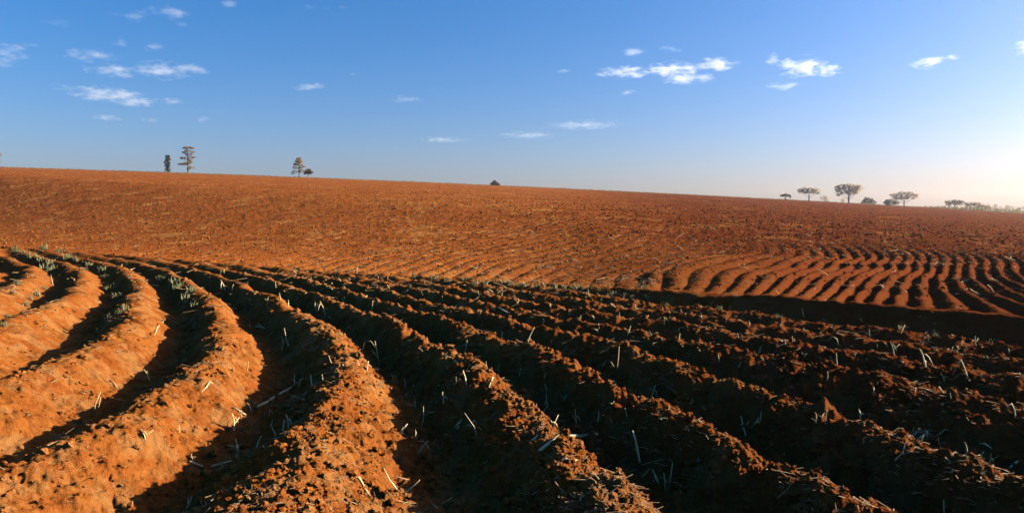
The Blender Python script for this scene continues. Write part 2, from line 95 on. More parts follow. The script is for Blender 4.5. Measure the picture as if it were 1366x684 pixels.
def terrain(x, y, detail=True):
    """height of the field at plan position x, y; also the masks the scatter uses"""
    x = np.asarray(x, float); y = np.asarray(y, float)
    r = np.hypot(x, y)
    wx = x+.14*gnoise(x/1.7, y/1.7, 5)+.07*gnoise(x/.55, y/.55, 6)
    wy = y+.14*gnoise(x/1.7, y/1.7, 8)+.07*gnoise(x/.55, y/.55, 9)
    db, al = bank_d(x+.25*gnoise(x/1.3, y/1.3, 71)+.1*gnoise(x/.4, y/.4, 72), y)
    # near rows
    u = np.zeros(x.shape); m = (db < 1.) & (r < 70)
    u[m] = tps(NEAR[:, 1:], NW, wx[m], wy[m])
    t = np.abs(u-np.round(u))*2
    rag = sstep(-2.6, .6, x-(y-6)*-.35)                     # 0 on the smooth left ridges, 1 on the cloddy right ones
    amp = (.39+.0*rag+.05*gnoise(x/2.5, y/2.5, 11)+.05*gnoise(x/.9, y/.9, 12))*(1-.45*sstep(-4, -.3, db))*(1-.35*sstep(14, 30, r))
    amp = amp*(1-.30*sstep(5., 8.5, u)*sstep(5, 9, r))
    prof = .5+.5*np.cos(np.pi*np.clip(t, 0, 1)**(.88+.12*(1-rag)))
    zn = amp*(prof-.5)
    crest = prof
    # far rows
    zf = base_far(x, y, db)
    v = np.zeros(x.shape); crf = np.zeros(x.shape)
    if FAR_PTS is not None:
        m = (db > -1.) & (r < 110) & (y > 4)
        v[m] = tps(FAR[:, 1:], FW, (.87*x+.13*wx)[m], (.87*y+.13*wy)[m])
        tf = np.abs(v-np.round(v))*2
        rgt = sstep(-4.6, -3.2, v)
        rg2 = rgt*(.25+.75*sstep(-3, 4.5, v))
        af = (.045+.085*np.exp(-np.maximum(db, 0)/4.)*(1-rgt)+.068*rg2+.014*gnoise(x/4, y/4, 23)+.018*rg2*gnoise(x/1.1, y/1.1, 24))*(1-.6*sstep(-10, -8, v)*(1-sstep(-4.6, -4, v)))*(1-sstep(24, 66-24*rgt, r))
        af = np.maximum(af, 0)*np.where(m, 1, 0)*sstep(.0, .5+.5*rgt, db)
        crf = .5+.5*np.cos(np.pi*tf)
        zf = zf+af*(crf**(.45+.45*rg2)-.6)
        # low earth bank between the two sets of far rows: its dark side faces away from the sun
        bk = sstep(-4.35, -3.6, v)*np.exp(-np.maximum(v+3.85, 0)/3.)*sstep(.6, 2.6, db)*np.where(m, 1, 0)*(1-sstep(22, 34, r))
        zf = zf+.11*bk
    w = sstep(-.16, .16, db)
    z = zn*(1-w)+zf*w
    # low lip and weedy edge of the terrace
    z = z+(.05+.04*gnoise(al/1.5, al*0+3., 31))*np.exp(-((db-.25)/.3)**2)
    rgf = sstep(-4.6, -3.2, v)*w
    if detail:
        near = 1-sstep(9, 40, r)
        dd = np.maximum(r*.0022, .008)                       # sampling distance: leave finer noise out
        def keep(l): return 1-sstep(.25, .6, dd/l)
        n = (.034+.012*rag)*gnoise(x/.42, y/.42, 40)*keep(.42)
        n = n+.030*gnoise(x/.19, y/.19, 41)*keep(.19)
        n = n+.026*gnoise(x/.09, y/.09, 42)*keep(.09)
        n = n+.014*gnoise(x/.045, y/.045, 43)*keep(.045)
        side = (.85+.6*rag)*(1-w)+(.75-.12*rgf)*w
        z = z+n*side*(1-.3*sstep(7, 13, r))
        patch = .5+.5*gnoise(x/.8, y/.8, 50)
        k = (.3+.7*rag)*(1-w)+(.28-.14*rgf)*w
        z = z+((.7-.52*sstep(6, 11, r))*bumps(x, y, .26, 60, .10, .42, .55)*k*(.3+.7*crest)*keep(.16))*np.clip(patch*1.6, 0, 1)
        z = z+(.8-.35*sstep(7, 13, r))*bumps(x+3, y, .11, 64, .12, .46, .7)*(.35+.6*k)*(.35+.65*crest)*keep(.07)
        z = z+.8*bumps(x+5, y+2, .05, 68, .14, .48, .7)*(.45+.6*k)*keep(.032)
        z = z-.05*(1-w)*np.maximum(gnoise(x/.12+4, y/.12, 91)-.35, 0)*keep(.10)-.035*(1-w)*np.maximum(gnoise(x/.07+4, y/.07, 92)-.35, 0)*keep(.06)
        z = z-.07*(1-w)*np.maximum(1-np.abs(gnoise(x/.5+2, y/.5, 95))*5.5, 0)*np.maximum(gnoise(x/1.1, y/1.1, 96)+.1, 0)*keep(.1)
        # broken edges of the crests
        z = z-.09*(1-w)*k*crest*np.maximum(gnoise(x/.33+9, y/.33, 77)-.15, 0)*keep(.33)
        # the far field: lumps that grow with what the tillage left
        f = w*sstep(14, 40, r)
        z = z+f*(.022*gnoise(x/1.1, y/1.1, 80)*keep(1.1)+.028*gnoise(x/.5, y/.5, 81)*keep(.5)+.02*gnoise(x/3.3, y/2.2, 82))
        z = z+f*.05*gnoise(x/11, y/7, 83)*sstep(50, 120, r)
        q = _h(np.floor(x*37), np.floor(y*37), 5)-.5
        q2 = _h(np.floor(x*11), np.floor(y*11), 6)-.5
        z = z+(q+.6*q2)*np.minimum(r, 330)*.0004*sstep(9, 30, r)*(.5+.5*w)*np.where(r < 420, 1, 0)
    return z, dict(u=u, v=v, db=db, w=w, rag=rag, crest=np.where(w > .5, crf, crest), r=r)

# ================================================================== scene
import bpy
SUN_AZ, SUN_EL = 80., 20.
rnd = random.Random(11); rng = np.random.default_rng(5)
sc = bpy.context.scene; COL = sc.collection
def link(o, parent=None):
    COL.objects.link(o)
    if parent is not None: o.parent = parent
    return o
def tag(o, label=None, cat=None, group=None, kind=None):
    if label: o['label'] = label
    if cat: o['category'] = cat
    if group: o['group'] = group
    if kind: o['kind'] = kind
    return o
def np_mesh(name, co, faces, nper, mat=None, smooth=True):
    """mesh from arrays; faces all have nper corners"""
    me = bpy.data.meshes.new(name)
    co = np.ascontiguousarray(co, np.float32); faces = np.ascontiguousarray(faces, np.int32)
    me.vertices.add(len(co)); me.vertices.foreach_set('co', co.ravel())
    nf = len(faces)
    me.loops.add(nf*nper); me.loops.foreach_set('vertex_index', faces.ravel())
    me.polygons.add(nf); me.polygons.foreach_set('loop_start', np.arange(0, nf*nper, nper, dtype=np.int32))
    me.polygons.foreach_set('use_smooth', np.full(nf, smooth, dtype=bool))
    me.update(calc_edges=True)
    if mat: me.materials.append(mat)
    return me
class MB:
    """collects vertices and faces of one mesh"""
    def __init__(s): s.v = []; s.f = []
    def tube(s, pts, rad, n=6, cap=True):
        pts = [np.array(p, float) for p in pts]; b = len(s.v)
        for i, p in enumerate(pts):
            d = pts[min(i+1, len(pts)-1)]-pts[max(i-1, 0)]; d = d/(np.linalg.norm(d)+1e-9)
            a = np.cross(d, (0.3, .9, .2) if abs(d[2]) > .8 else (0, 0, 1.)); a /= np.linalg.norm(a)+1e-9; c = np.cross(d, a)
            for k in range(n):
                an = 6.28318*k/n; s.v.append(tuple(p+rad[i]*(math.cos(an)*a+math.sin(an)*c)))
        for i in range(len(pts)-1):
            for k in range(n):
                k2 = (k+1) % n; s.f.append((b+i*n+k, b+i*n+k2, b+(i+1)*n+k2, b+(i+1)*n+k))
        if cap:
            s.f.append(tuple(b+k for k in range(n))[::-1]); s.f.append(tuple(b+(len(pts)-1)*n+k for k in range(n)))
    def blade(s, pts, wid, side, thick=.0015):
        """a leaf blade with a folded midrib and a little thickness"""
        pts = [np.array(p, float) for p in pts]; side = np.array(side, float); side /= np.linalg.norm(side); b = len(s.v)
        for i, p in enumerate(pts):
            d = pts[min(i+1, len(pts)-1)]-pts[max(i-1, 0)]; d /= np.linalg.norm(d)+1e-9
            nrm = np.cross(side, d); nrm /= np.linalg.norm(nrm)+1e-9
            w = wid[i]
            s.v += [tuple(p-side*w), tuple(p+nrm*w*.35+nrm*thick), tuple(p+side*w), tuple(p+nrm*w*.35-nrm*thick)]
        for i in range(len(pts)-1):
            for k in range(4):
                k2 = (k+1) % 4; s.f.append((b+i*4+k, b+i*4+k2, b+i*4+4+k2, b+i*4+4+k))
        s.f.append((b+3, b+2, b+1, b)); e = b+4*(len(pts)-1); s.f.append((e, e+1, e+2, e+3))
    def mesh(s, name, mat, smooth=True):
        me = bpy.data.meshes.new(name); me.from_pydata(s.v, [], s.f); me.materials.append(mat)
        if smooth: me.polygons.foreach_set('use_smooth', [True]*len(me.polygons))
        me.update(); return me
    def build(s, name, mat, parent=None, loc=None, smooth=True):
        o = link(bpy.data.objects.new(name, s.mesh(name, mat, smooth)), parent)
        if loc is not None: o.location = loc
        return o
def empty(name, loc, rz=0, sc_=1):
    o = link(bpy.data.objects.new(name, None)); o.location = loc; o.rotation_euler.z = rz; o.scale = (sc_,)*3
    o.empty_display_size = .2
    return o
def ground_z(x, y):
    z, _ = terrain(np.array([x]), np.array([y])); return float(z[0])

# ------------------------------------------------------------------ materials
class NT:
    def __init__(s, name):
        s.m = bpy.data.materials.new(name); s.m.use_nodes = True; s.t = s.m.node_tree; s.n = s.t.nodes; s.n.clear()
        s.out = s.n.new('ShaderNodeOutputMaterial')
    def new(s, typ, **kw):
        nd = s.n.new(typ)
        for k, v in kw.items():
            if k in nd.inputs.keys() if hasattr(nd.inputs, 'keys') else False: s.set(nd.inputs[k], v)
            else: setattr(nd, k, v)
        return nd
    def set(s, sock, v):
        if isinstance(v, bpy.types.NodeSocket): s.t.links.new(v, sock)
        else: sock.default_value = v
    def noise(s, vec, scale, detail=3, rough=.6):
        nd = s.n.new('ShaderNodeTexNoise'); s.set(nd.inputs['Vector'], vec); nd.inputs['Scale'].default_value = scale
        nd.inputs['Detail'].default_value = detail; nd.inputs['Roughness'].default_value = rough; return nd.outputs['Fac']
    def ramp(s, fac, a, b, smooth=True):
        nd = s.n.new('ShaderNodeMapRange'); s.set(nd.inputs[0], fac); nd.inputs[1].default_value = a; nd.inputs[2].default_value = b
        nd.interpolation_type = 'SMOOTHSTEP' if smooth else 'LINEAR'; return nd.outputs[0]
    def mix(s, fac, a, b):
        nd = s.n.new('ShaderNodeMix'); nd.data_type = 'RGBA'; s.set(nd.inputs[0], fac)
        for k, v in ((6, a), (7, b)): s.set(nd.inputs[k], v if isinstance(v, bpy.types.NodeSocket) else (*v, 1) if len(v) == 3 else v)
        return nd.outputs[2]
    def math(s, op, a, b=0., c=None):
        nd = s.n.new('ShaderNodeMath'); nd.operation = op; s.set(nd.inputs[0], a); s.set(nd.inputs[1], b)
        if c is not None: s.set(nd.inputs[2], c)
        return nd.outputs[0]
    def finish(s, color, rough=.95, spec=.1, bump=None, bump_d=.01, trans=None):
        p = s.n.new('ShaderNodeBsdfPrincipled'); s.set(p.inputs['Base Color'], color if isinstance(color, bpy.types.NodeSocket) else (*color, 1))
        p.inputs['Roughness'].default_value = rough; p.inputs['Specular IOR Level'].default_value = spec
        if bump is not None:
            b = s.n.new('ShaderNodeBump'); b.inputs['Strength'].default_value = 1; b.inputs['Distance'].default_value = bump_d
            s.set(b.inputs['Height'], bump); s.t.links.new(b.outputs[0], p.inputs['Normal'])
        s.t.links.new(p.outputs[0], s.out.inputs[0]); s.p = p
        return s.m
def soil_material(name, clod=False):
    n = NT(name); pos = n.new('ShaderNodeNewGeometry').outputs['Position']
    a = n.noise(pos, .9, 4); b = n.noise(pos, 9, 4); c = n.noise(pos, 55, 3)
    col = n.mix(n.ramp(a, .35, .68), (0.2205, 0.0627, 0.0114), (0.1651, 0.0394, 0.0072))
    col = n.mix(n.ramp(b, .42, .66), col, (0.2444, 0.0753, 0.0145))
    col = n.mix(n.math('MULTIPLY', n.ramp(c, .52, .72), .6), col, (0.1280, 0.0310, 0.0060))
    d = n.noise(pos, .07, 3); col = n.mix(n.math('MULTIPLY', n.ramp(d, .45, .62), .55), col, (0.1473, 0.0352, 0.0067))
    fine = n.noise(pos, 26, 5, .75)
    col = n.mix(n.math('MULTIPLY', n.ramp(fine, .56, .68), .55), col, (0.2801, 0.0937, 0.0196))
    col = n.mix(n.math('MULTIPLY', n.ramp(fine, .46, .36), .6), col, (0.1236, 0.0287, 0.0057))
    yy = n.new('ShaderNodeSeparateXYZ'); n.set(yy.inputs[0], pos); crf = n.math('MULTIPLY', n.ramp(yy.outputs[1], 32, 14), .6)
    crust = n.noise(pos, 2.6, 5, .7); col = n.mix(n.math('MULTIPLY', n.ramp(crust, .47, .60), crf), col, (.265, .118, .036))
    if not clod:
        # the older tillage beyond the terrace: chopped straw in drifts, and darker soil patches
        sep = n.new('ShaderNodeSeparateXYZ'); n.set(sep.inputs[0], pos)
        far = n.ramp(sep.outputs[1], 14, 40)
        col = n.mix(n.math('MULTIPLY', far, .5), col, (.215, .056, .0125))
        tex = n.noise(pos, 1.3, 3, .6); grp = n.noise(pos, .16, 4)
        th = n.math('MULTIPLY', n.ramp(tex, .57, .64), n.math('MULTIPLY', n.ramp(grp, .38, .56), far))
        col = n.mix(n.math('MULTIPLY', th, .8), col, (0.3302, 0.1498, 0.0431))
        t2 = n.noise(pos, .30, 3, .6); col = n.mix(n.math('MULTIPLY', n.math('MULTIPLY', n.ramp(t2, .565, .64), far), .62), col, (0.3056, 0.1238, 0.0317))
        t3 = n.noise(pos, .45, 4, .65); col = n.mix(n.math('MULTIPLY', n.math('MULTIPLY', n.ramp(t3, .48, .40), far), .55), col, (0.1071, 0.0246, 0.0057))
        flk = n.math('MULTIPLY', n.math('ADD', th, n.math('MULTIPLY', n.ramp(t2, .565, .64), far)), .42)
    # the soil colour turns darker and redder towards the right
    right_dark = n.math('ADD', n.math('MULTIPLY_ADD', n.noise(pos, .12, 4), 10., -5.), n.math('DIVIDE', n.math('MULTIPLY_ADD', yy.outputs[1], -.10, yy.outputs[0]), n.math('MULTIPLY_ADD', n.math('MAXIMUM', yy.outputs[1], 0.), .018, .9)))
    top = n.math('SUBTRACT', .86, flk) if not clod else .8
    col = n.mix(n.math('MULTIPLY', n.ramp(right_dark, -4., 6.), top), col, (.082, .0172, .0055))
    f1 = n.noise(pos, 38, 5, .7); f2 = n.noise(pos, 150, 2)
    h = n.math('ADD', f1, n.math('MULTIPLY', f2, .25))
    return n.finish(col, 1., 0., h, .028 if not clod else .012)
def plain(name, c1, c2, scale=20, rough=.8, spec=.2, bump_d=.002, obj=False, through=0):
    n = NT(name)
    pos = n.new('ShaderNodeTexCoord').outputs['Object'] if obj else n.new('ShaderNodeNewGeometry').outputs['Position']
    f = n.noise(pos, scale, 4); oi = n.new('ShaderNodeObjectInfo').outputs['Random']
    f = n.math('ADD', n.math('MULTIPLY', oi, .35), n.math('SUBTRACT', f, .17))
    col = n.mix(n.ramp(f, .3, .7), c1, c2)
    m = n.finish(col, rough, spec, None if through else n.noise(pos, scale*4, 3), bump_d)
    if through:
        tr = n.new('ShaderNodeBsdfTranslucent'); n.set(tr.inputs[0], col); mx = n.new('ShaderNodeMixShader'); mx.inputs[0].default_value = through
        n.t.links.new(n.p.outputs[0], mx.inputs[1]); n.t.links.new(tr.outputs[0], mx.inputs[2]); n.t.links.new(mx.outputs[0], n.out.inputs[0])
    return m
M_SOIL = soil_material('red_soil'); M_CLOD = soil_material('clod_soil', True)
M_STRAW = plain('dry_straw', (.62, .42, .19), (.30, .145, .055), 9)
M_STALK = plain('dry_stalk', (.78, .57, .27), (.55, .36, .16), 30, obj=True)
M_PALE = plain('bleached_husk', (.66, .52, .32), (.48, .35, .19), 40, obj=True)
M_HEAP = plain('weathered_leaf', (.26, .18, .085), (.15, .095, .04), 40, obj=True)
M_WEED = plain('grey_green_blade', (.20, .20, .08), (.33, .29, .14), 25, obj=True, through=.45)
M_VERGE = plain('verge_grass', (0.1200, 0.0920, 0.0360), (0.1920, 0.1360, 0.0560), .8, through=.45)
M_BARK = plain('bark', (0.1600, 0.1200, 0.0880), (0.0960, 0.0680, 0.0480), 4, obj=True)
M_BARK2 = plain('pale_bark', (0.2400, 0.1920, 0.1440), (0.1520, 0.1160, 0.0840), 4, obj=True)
M_LEAFD = plain('dark_leaf', (.045, .032, .013), (.085, .058, .024), 1.2, obj=True, through=.45)
M_LEAFM = plain('olive_leaf', (.27, .155, .042), (.38, .23, .075), 1.0, obj=True, through=.45)
M_THICKET = plain('thicket_leaf', (.12, .075, .03), (.20, .13, .06), 1.0, obj=True, through=.45)
M_LEAFP = plain('hazed_dry_leaf', (.54, .40, .27), (.68, .53, .38), 1.0, obj=True, through=.45)  # dry tan leaf, its colour lightened further to imitate fading in haze

# ------------------------------------------------------------------ ground
def build_ground():
    az = np.concatenate([np.arange(-180, -75, 5.), np.arange(-75, -39, .8), np.arange(-39, 39, .066), np.arange(39, 62, .16), np.arange(62, 82, .8), np.arange(82, 180, 5.)])
    rs = [1.2]
    while rs[-1] < 900:
        r = rs[-1]
        rs.append(r+(.10 if r < 2.6 else max(.008, .0022*r) if r < 22 else .0034*r if r < 60 else .007*r if r < 330 else .03*r))
    rs = np.array(rs); A = np.radians(az)
    X = np.outer(rs, np.sin(A)); Y = np.outer(rs, np.cos(A)); nr, na = X.shape
    Z = np.empty(X.shape)
    for i in range(0, nr, 60):
        Z[i:i+60] = terrain(X[i:i+60].ravel(), Y[i:i+60].ravel())[0].reshape(-1, na)
    co = np.stack([X, Y, Z], -1).reshape(-1, 3)
    i = np.arange(nr-1)[:, None]*na; j = np.arange(na)[None]; j2 = (j+1) % na
    f = np.stack([i+j, i+na+j, i+na+j2, i+j2], -1).reshape(-1, 4)[:, ::-1]
    # close the middle under the viewer
    co = np.vstack([co, [[0, 0, float(Z[0].mean())]]]); c = len(co)-1
    jj = np.arange(na)
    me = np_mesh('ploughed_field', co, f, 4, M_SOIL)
    fan = [(c, int(a), int((a+1) % na)) for a in jj]
    return link(bpy.data.objects.new('ploughed_field', me))
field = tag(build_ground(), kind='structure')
print('ground', len(field.data.vertices))

# ------------------------------------------------------------------ loose clods and straw (nobody could count them)
def ico(sub):
    import bmesh
    bm = bmesh.new(); bmesh.ops.create_icosphere(bm, subdivisions=sub, radius=1)
    v = np.array([x.co[:] for x in bm.verts]); bm.verts.index_update(); f = np.array([[q.index for q in x.verts] for x in bm.faces]); bm.free(); return v, f
def spread(n, rmin, rmax, amin=-40, amax=42, p=1.25):
    a = np.radians(rng.uniform(amin, amax, n)); k = rng.uniform(0, 1, n)
    r = (rmin**-p+(rmax**-p-rmin**-p)*k)**(-1/p)
    return np.sin(a)*r, np.cos(a)*r
def build_clods():
    iv, jf = ico(2)
    var = []
    for k in range(16):
        s = 1+.42*fbm(iv[:, 0]*1.5+k*9, iv[:, 1]*1.5+iv[:, 2]*1.9, 3, k)+.34*gnoise(iv[:, 2]*2.4+k, iv[:, 0]*2.6-iv[:, 1]*1.3, 90+k)
        v = iv*s[:, None]*np.array([1, rng.uniform(.65, 1), rng.uniform(.5, .85)]); var.append(v)
    x, y = spread(95000, 3.2, 26); z, m = terrain(x, y)
    pr = ((.34+.66*m['rag'])*(.42+.58*m['crest']**1.5))*(1-m['w']*.75)*(.35+.65*sstep(-.2, .35, gnoise(x/.7, y/.7, 200)))
    ok = rng.uniform(0, 1, len(x)) < pr; x, y, z = x[ok], y[ok], z[ok]; rr = np.hypot(x, y); n = len(x)
    size = np.clip(rng.lognormal(math.log(.013), .66, n), .005, .075)*np.clip(rr/8, .8, 1.15); size = np.minimum(size, .034+.03*sstep(5, 9, rr))
    V = []; F = []; b = 0
    for i in range(n):
        v = var[i % 16]*size[i]; a = rng.uniform(0, 6.28); c, s = math.cos(a), math.sin(a)
        v = np.stack([v[:, 0]*c-v[:, 1]*s+x[i], v[:, 0]*s+v[:, 1]*c+y[i], v[:, 2]+z[i]+size[i]*.25], 1)
        V.append(v); F.append(jf+b); b += len(v)
    # smaller detail is lost on the slope beyond: plainer lumps, still one by one
    iv, jf2 = ico(1); x, y = spread(80000, 17, 170, -39, 40, .6); z, m = terrain(x, y); rr = np.hypot(x, y)
    ok = (m['w'] > .5) & (rng.uniform(0, 1, len(x)) > .8*sstep(-4, -2.5, m['v'])*(1-sstep(23, 34, rr))+.72*(1-sstep(-4.5, -3.5, m['v']))*(1-sstep(21, 38, rr))) & (rng.uniform(0, 1, len(x)) < .35+.65*sstep(-.3, .3, gnoise(x/2.5, y/2.5, 205))); x, y, z, rr = x[ok], y[ok], z[ok], rr[ok]
    size = np.clip(rng.lognormal(math.log(.024), .5, len(x)), .010, .07)*np.clip(rr/30, .7, 1.75)
    k = iv[None]*size[:, None, None]*rng.uniform(.55, 1.25, (len(x), len(iv), 1))*np.array([1, 1, .75]); k = k+np.stack([x, y, z+size*.2], 1)[:, None]
    V.append(k.reshape(-1, 3)); F.append((jf2[None]+(b+np.arange(len(x))*len(iv))[:, None, None]).reshape(-1, 3))
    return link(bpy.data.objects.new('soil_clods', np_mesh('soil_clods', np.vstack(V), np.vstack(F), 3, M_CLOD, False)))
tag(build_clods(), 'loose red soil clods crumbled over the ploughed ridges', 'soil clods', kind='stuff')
def build_straw():
    x, y = spread(42000, 3.2, 40, p=1.0); x2, y2 = spread(26000, 16, 120, -39, 40, .7); x = np.append(x, x2); y = np.append(y, y2); z, m = terrain(x, y)
    pr = (.25+.75*m['rag'])*(.2+.8*m['crest'])*(1-.3*m['w'])*(1-.8*m['w']*sstep(-4, -3, m['v'])*(1-sstep(22, 30, m['r'])))*sstep(-.5, .5, gnoise(x/.9, y/.9, 210))
    ok = rng.uniform(0, 1, len(x)) < pr; x, y, z = x[ok], y[ok], z[ok]; n = len(x); r = np.hypot(x, y)
    L = np.clip(rng.lognormal(math.log(.05), .65, n), .012, .24)*np.clip(r/8, .8, 2.6); a = rng.uniform(0, 6.28, n); w = rng.uniform(.001, .0034, n)*np.clip(r/6, .8, 5)
    pit = rng.normal(0, .22, n); bend = rng.normal(0, .18, n)
    V = np.zeros((n, 9, 3))
    for k, t in enumerate((-.5, 0, .5)):
        ax = a+bend*t*4; cx = x+np.cos(ax)*L*t; cy = y+np.sin(ax)*L*t; cz = z+.008+w+np.abs(np.sin(pit))*L*(t+.5)*.8
        for q in range(3):
            an = 2.094*q+.5; u_ = np.cos(an)*w*1.6; h_ = np.sin(an)*w
            V[:, k*3+q] = np.stack([cx-np.sin(ax)*u_, cy+np.cos(ax)*u_, cz+h_], 1)
    f = []
    for k in (0, 1):
        for q in range(3): f.append((k*3+q, k*3+(q+1) % 3, k*3+3+(q+1) % 3, k*3+3+q))
    F = (np.array(f)[None]+(np.arange(n)*9)[:, None, None]).reshape(-1, 4)
    return link(bpy.data.objects.new('straw_litter', np_mesh('straw_litter', V.reshape(-1, 3), F, 4, M_STRAW, False)))
tag(build_straw(), 'short bits of dry straw scattered over the red soil', 'straw', kind='stuff')
# ------------------------------------------------------------------ stubble, sticks and weeds that can be counted
def stalk_mesh(name, h, lean, curve, rad, seed, leaf=0, mat=None, fork=0):
    r = random.Random(seed); m = MB(); n = 6; pts = []
    for i in range(n):
        t = i/(n-1); pts.append((lean*h*t+curve*h*t*t+r.uniform(-.01, .01)*h, r.uniform(-.03, .03)*h*t, h*t-.03*(i == 0)))
    m.tube(pts, [rad*(1.15-.45*i/(n-1))*(1.25 if i == 2 else 1) for i in range(n)], 6)
    for k in range(leaf):
        t0 = r.uniform(.35, .9); a = r.uniform(0, 6.28); L = h*r.uniform(.35, .7); p0 = np.array(pts[int(t0*(n-1))], float)
        d = np.array((math.cos(a), math.sin(a), 0)); up = r.uniform(.2, .9)
        ps = [p0+d*L*q*.8+np.array((0, 0, L*(up*q-1.2*q*q))) for q in (0, .3, .6, 1)]
        m.blade(ps, [rad*.9, rad*1.6, rad*1.2, rad*.3], np.cross(d, (0, 0, 1)))
    for k in range(fork):
        p0 = np.array(pts[2+k % 3], float); a = r.uniform(0, 6.28); d = np.array((math.cos(a), math.sin(a), .75)); L = h*r.uniform(.35, .55)
        m.tube([p0, p0+d*L*.5, p0+d*L+np.array((0, 0, .08*L))], [rad*.7, rad*.6, rad*.4], 5)
    return m.mesh(name, mat or M_STALK)
STUB = [stalk_mesh('dry_stub', 1, lean, cv, .036, k, lf, None, fk) for k, (lean, cv, lf, fk) in enumerate(
    [(.05, .0, 0, 0), (-.2, .1, 1, 0), (.3, -.1, 0, 1), (.1, .25, 1, 1), (-.1, -.2, 2, 0), (.25, .1, 0, 0), (-.05, .05, 1, 1), (.4, .1, 0, 0)])]
near_lab = 'pale dry stub sticking up out of the dark furrows between the near ridges'
far_lab = 'tiny dry stub among the crowded rows below the terrace'
more = []
while len(more) < 175:
    xs, ys = spread(1, 6, 17, -34, 36, .6); mk = terrain(xs, ys)[1]
    if mk['w'][0] < .1 and mk['u'][0] > 3.2 and rng.random() < .35+.65*(mk['crest'][0] < .5): more.append((float(xs[0]), float(ys[0]), float(rng.uniform(.04, .13))))
for i, (x, y, h) in enumerate(STUBS+more):
    far = y > 8.0
    o = link(bpy.data.objects.new('dry_stub', STUB[i % len(STUB)])); hh = max(h*1.18, .05)
    o.location = (x, y, ground_z(x, y)-.01); o.scale = (hh*rnd.uniform(.8, 1.2)*(.9 if hh > .15 else 1.2),)*2+(hh,); o.rotation_euler = (rnd.gauss(0, .24), rnd.gauss(0, .24), rnd.uniform(0, 6.28))
    tag(o, far_lab if far else near_lab, 'dry stub', 'dry stubs among the distant rows' if far else 'dry stubs in the near furrows')
# stubs and sticks with a shape of their own: each line is a chain of (sideways, away, up) in metres from the foot
for (name, label, cat, (x, y), lines, rad, matk) in CHAINS:
    z = ground_z(x, y); mt = {'stalk': M_STALK, 'pale': M_PALE, 'heap': M_HEAP, 'straw': M_STRAW}[matk]
    if len(lines) == 1:
        m = MB(); L = lines[0]; m.tube(L, [.72*rad*(1.1-.5*i/(len(L)-1)) for i in range(len(L))], 6)
        o = m.build(name, mt, None, (x, y, z-.01)); tag(o, label, cat)
    else:
        root = empty(name, (x, y, z-.01)); tag(root, label, cat)
        for k, L in enumerate(lines):
            m = MB()
            if k == 0: m.tube(L, [.72*rad*(1.1-.5*i/(len(L)-1)) for i in range(len(L))], 6); m.build('stem', mt, root)
            else:
                m.blade(L, [.8*rad*(1-.75*i/(len(L)-1)) for i in range(len(L))], (.25, 1, .1) if k % 2 else (.9, .3, .2)); m.build('leaf', mt, root)
for (name, label, cat, pts, rad, matk, flat) in STICKS:
    mt = {'stalk': M_STALK, 'pale': M_PALE, 'heap': M_HEAP, 'straw': M_STRAW}[matk]
    P = np.array(pts, float); c = P.mean(0); zz = terrain(P[:, 0], P[:, 1])[0]; zc = float(zz.mean())
    if len(P) == 2: P = np.array([P[0], P[0]*.6+P[1]*.4, P[0]*.3+P[1]*.7, P[1]]); zz = np.interp([0, .4, .7, 1], [0, 1], zz)
    zl = np.maximum(zz, terrain(P[:, 0], P[:, 1])[0])+rad*.9
    L = [(p[0]-c[0], p[1]-c[1], q-zc) for p, q in zip(P, zl)]; m = MB()
    if flat:
        d = P[-1]-P[0]; m.blade(L, [rad*.5, rad*.95, rad*.85, rad*.4][:len(L)], (-d[1], d[0], .01), .004)
    else: m.tube(L, [rad*k for k in (.9, 1.05, 1, .8)][:len(L)], 7)
    o = m.build(name, mt, None, (c[0], c[1], zc)); tag(o, label, cat)
# a heap of weathered leaves on the near right ridge
hx, hy = HEAP; root = empty('leaf_heap', (hx, hy, ground_z(hx, hy))); tag(root, 'tangled grey heap of weathered leaf strips on the right ridge', 'leaf heap')
for k in range(16):
    a = rnd.gauss(.15, .7); L = rnd.uniform(.09, .2); px, py = rnd.gauss(0, .06), rnd.gauss(0, .05); d = np.array((math.cos(a), math.sin(a), 0)); m = MB()
    pz = [ground_z(hx+px+d[0]*L*q, hy+py+d[1]*L*q)-root.location.z+.012+.05*math.sin(3.1*(q+.5))*rnd.random() for q in (-.5, -.15, .2, .5)]
    m.blade([np.array((px, py, 0))+d*L*q+np.array((0, 0, zq)) for q, zq in zip((-.5, -.15, .2, .5), pz)], [.003, .010, .009, .003], (-d[1], d[0], rnd.uniform(-.4, .4)))
    m.build('leaf', M_HEAP if k % 4 else M_PALE, root)
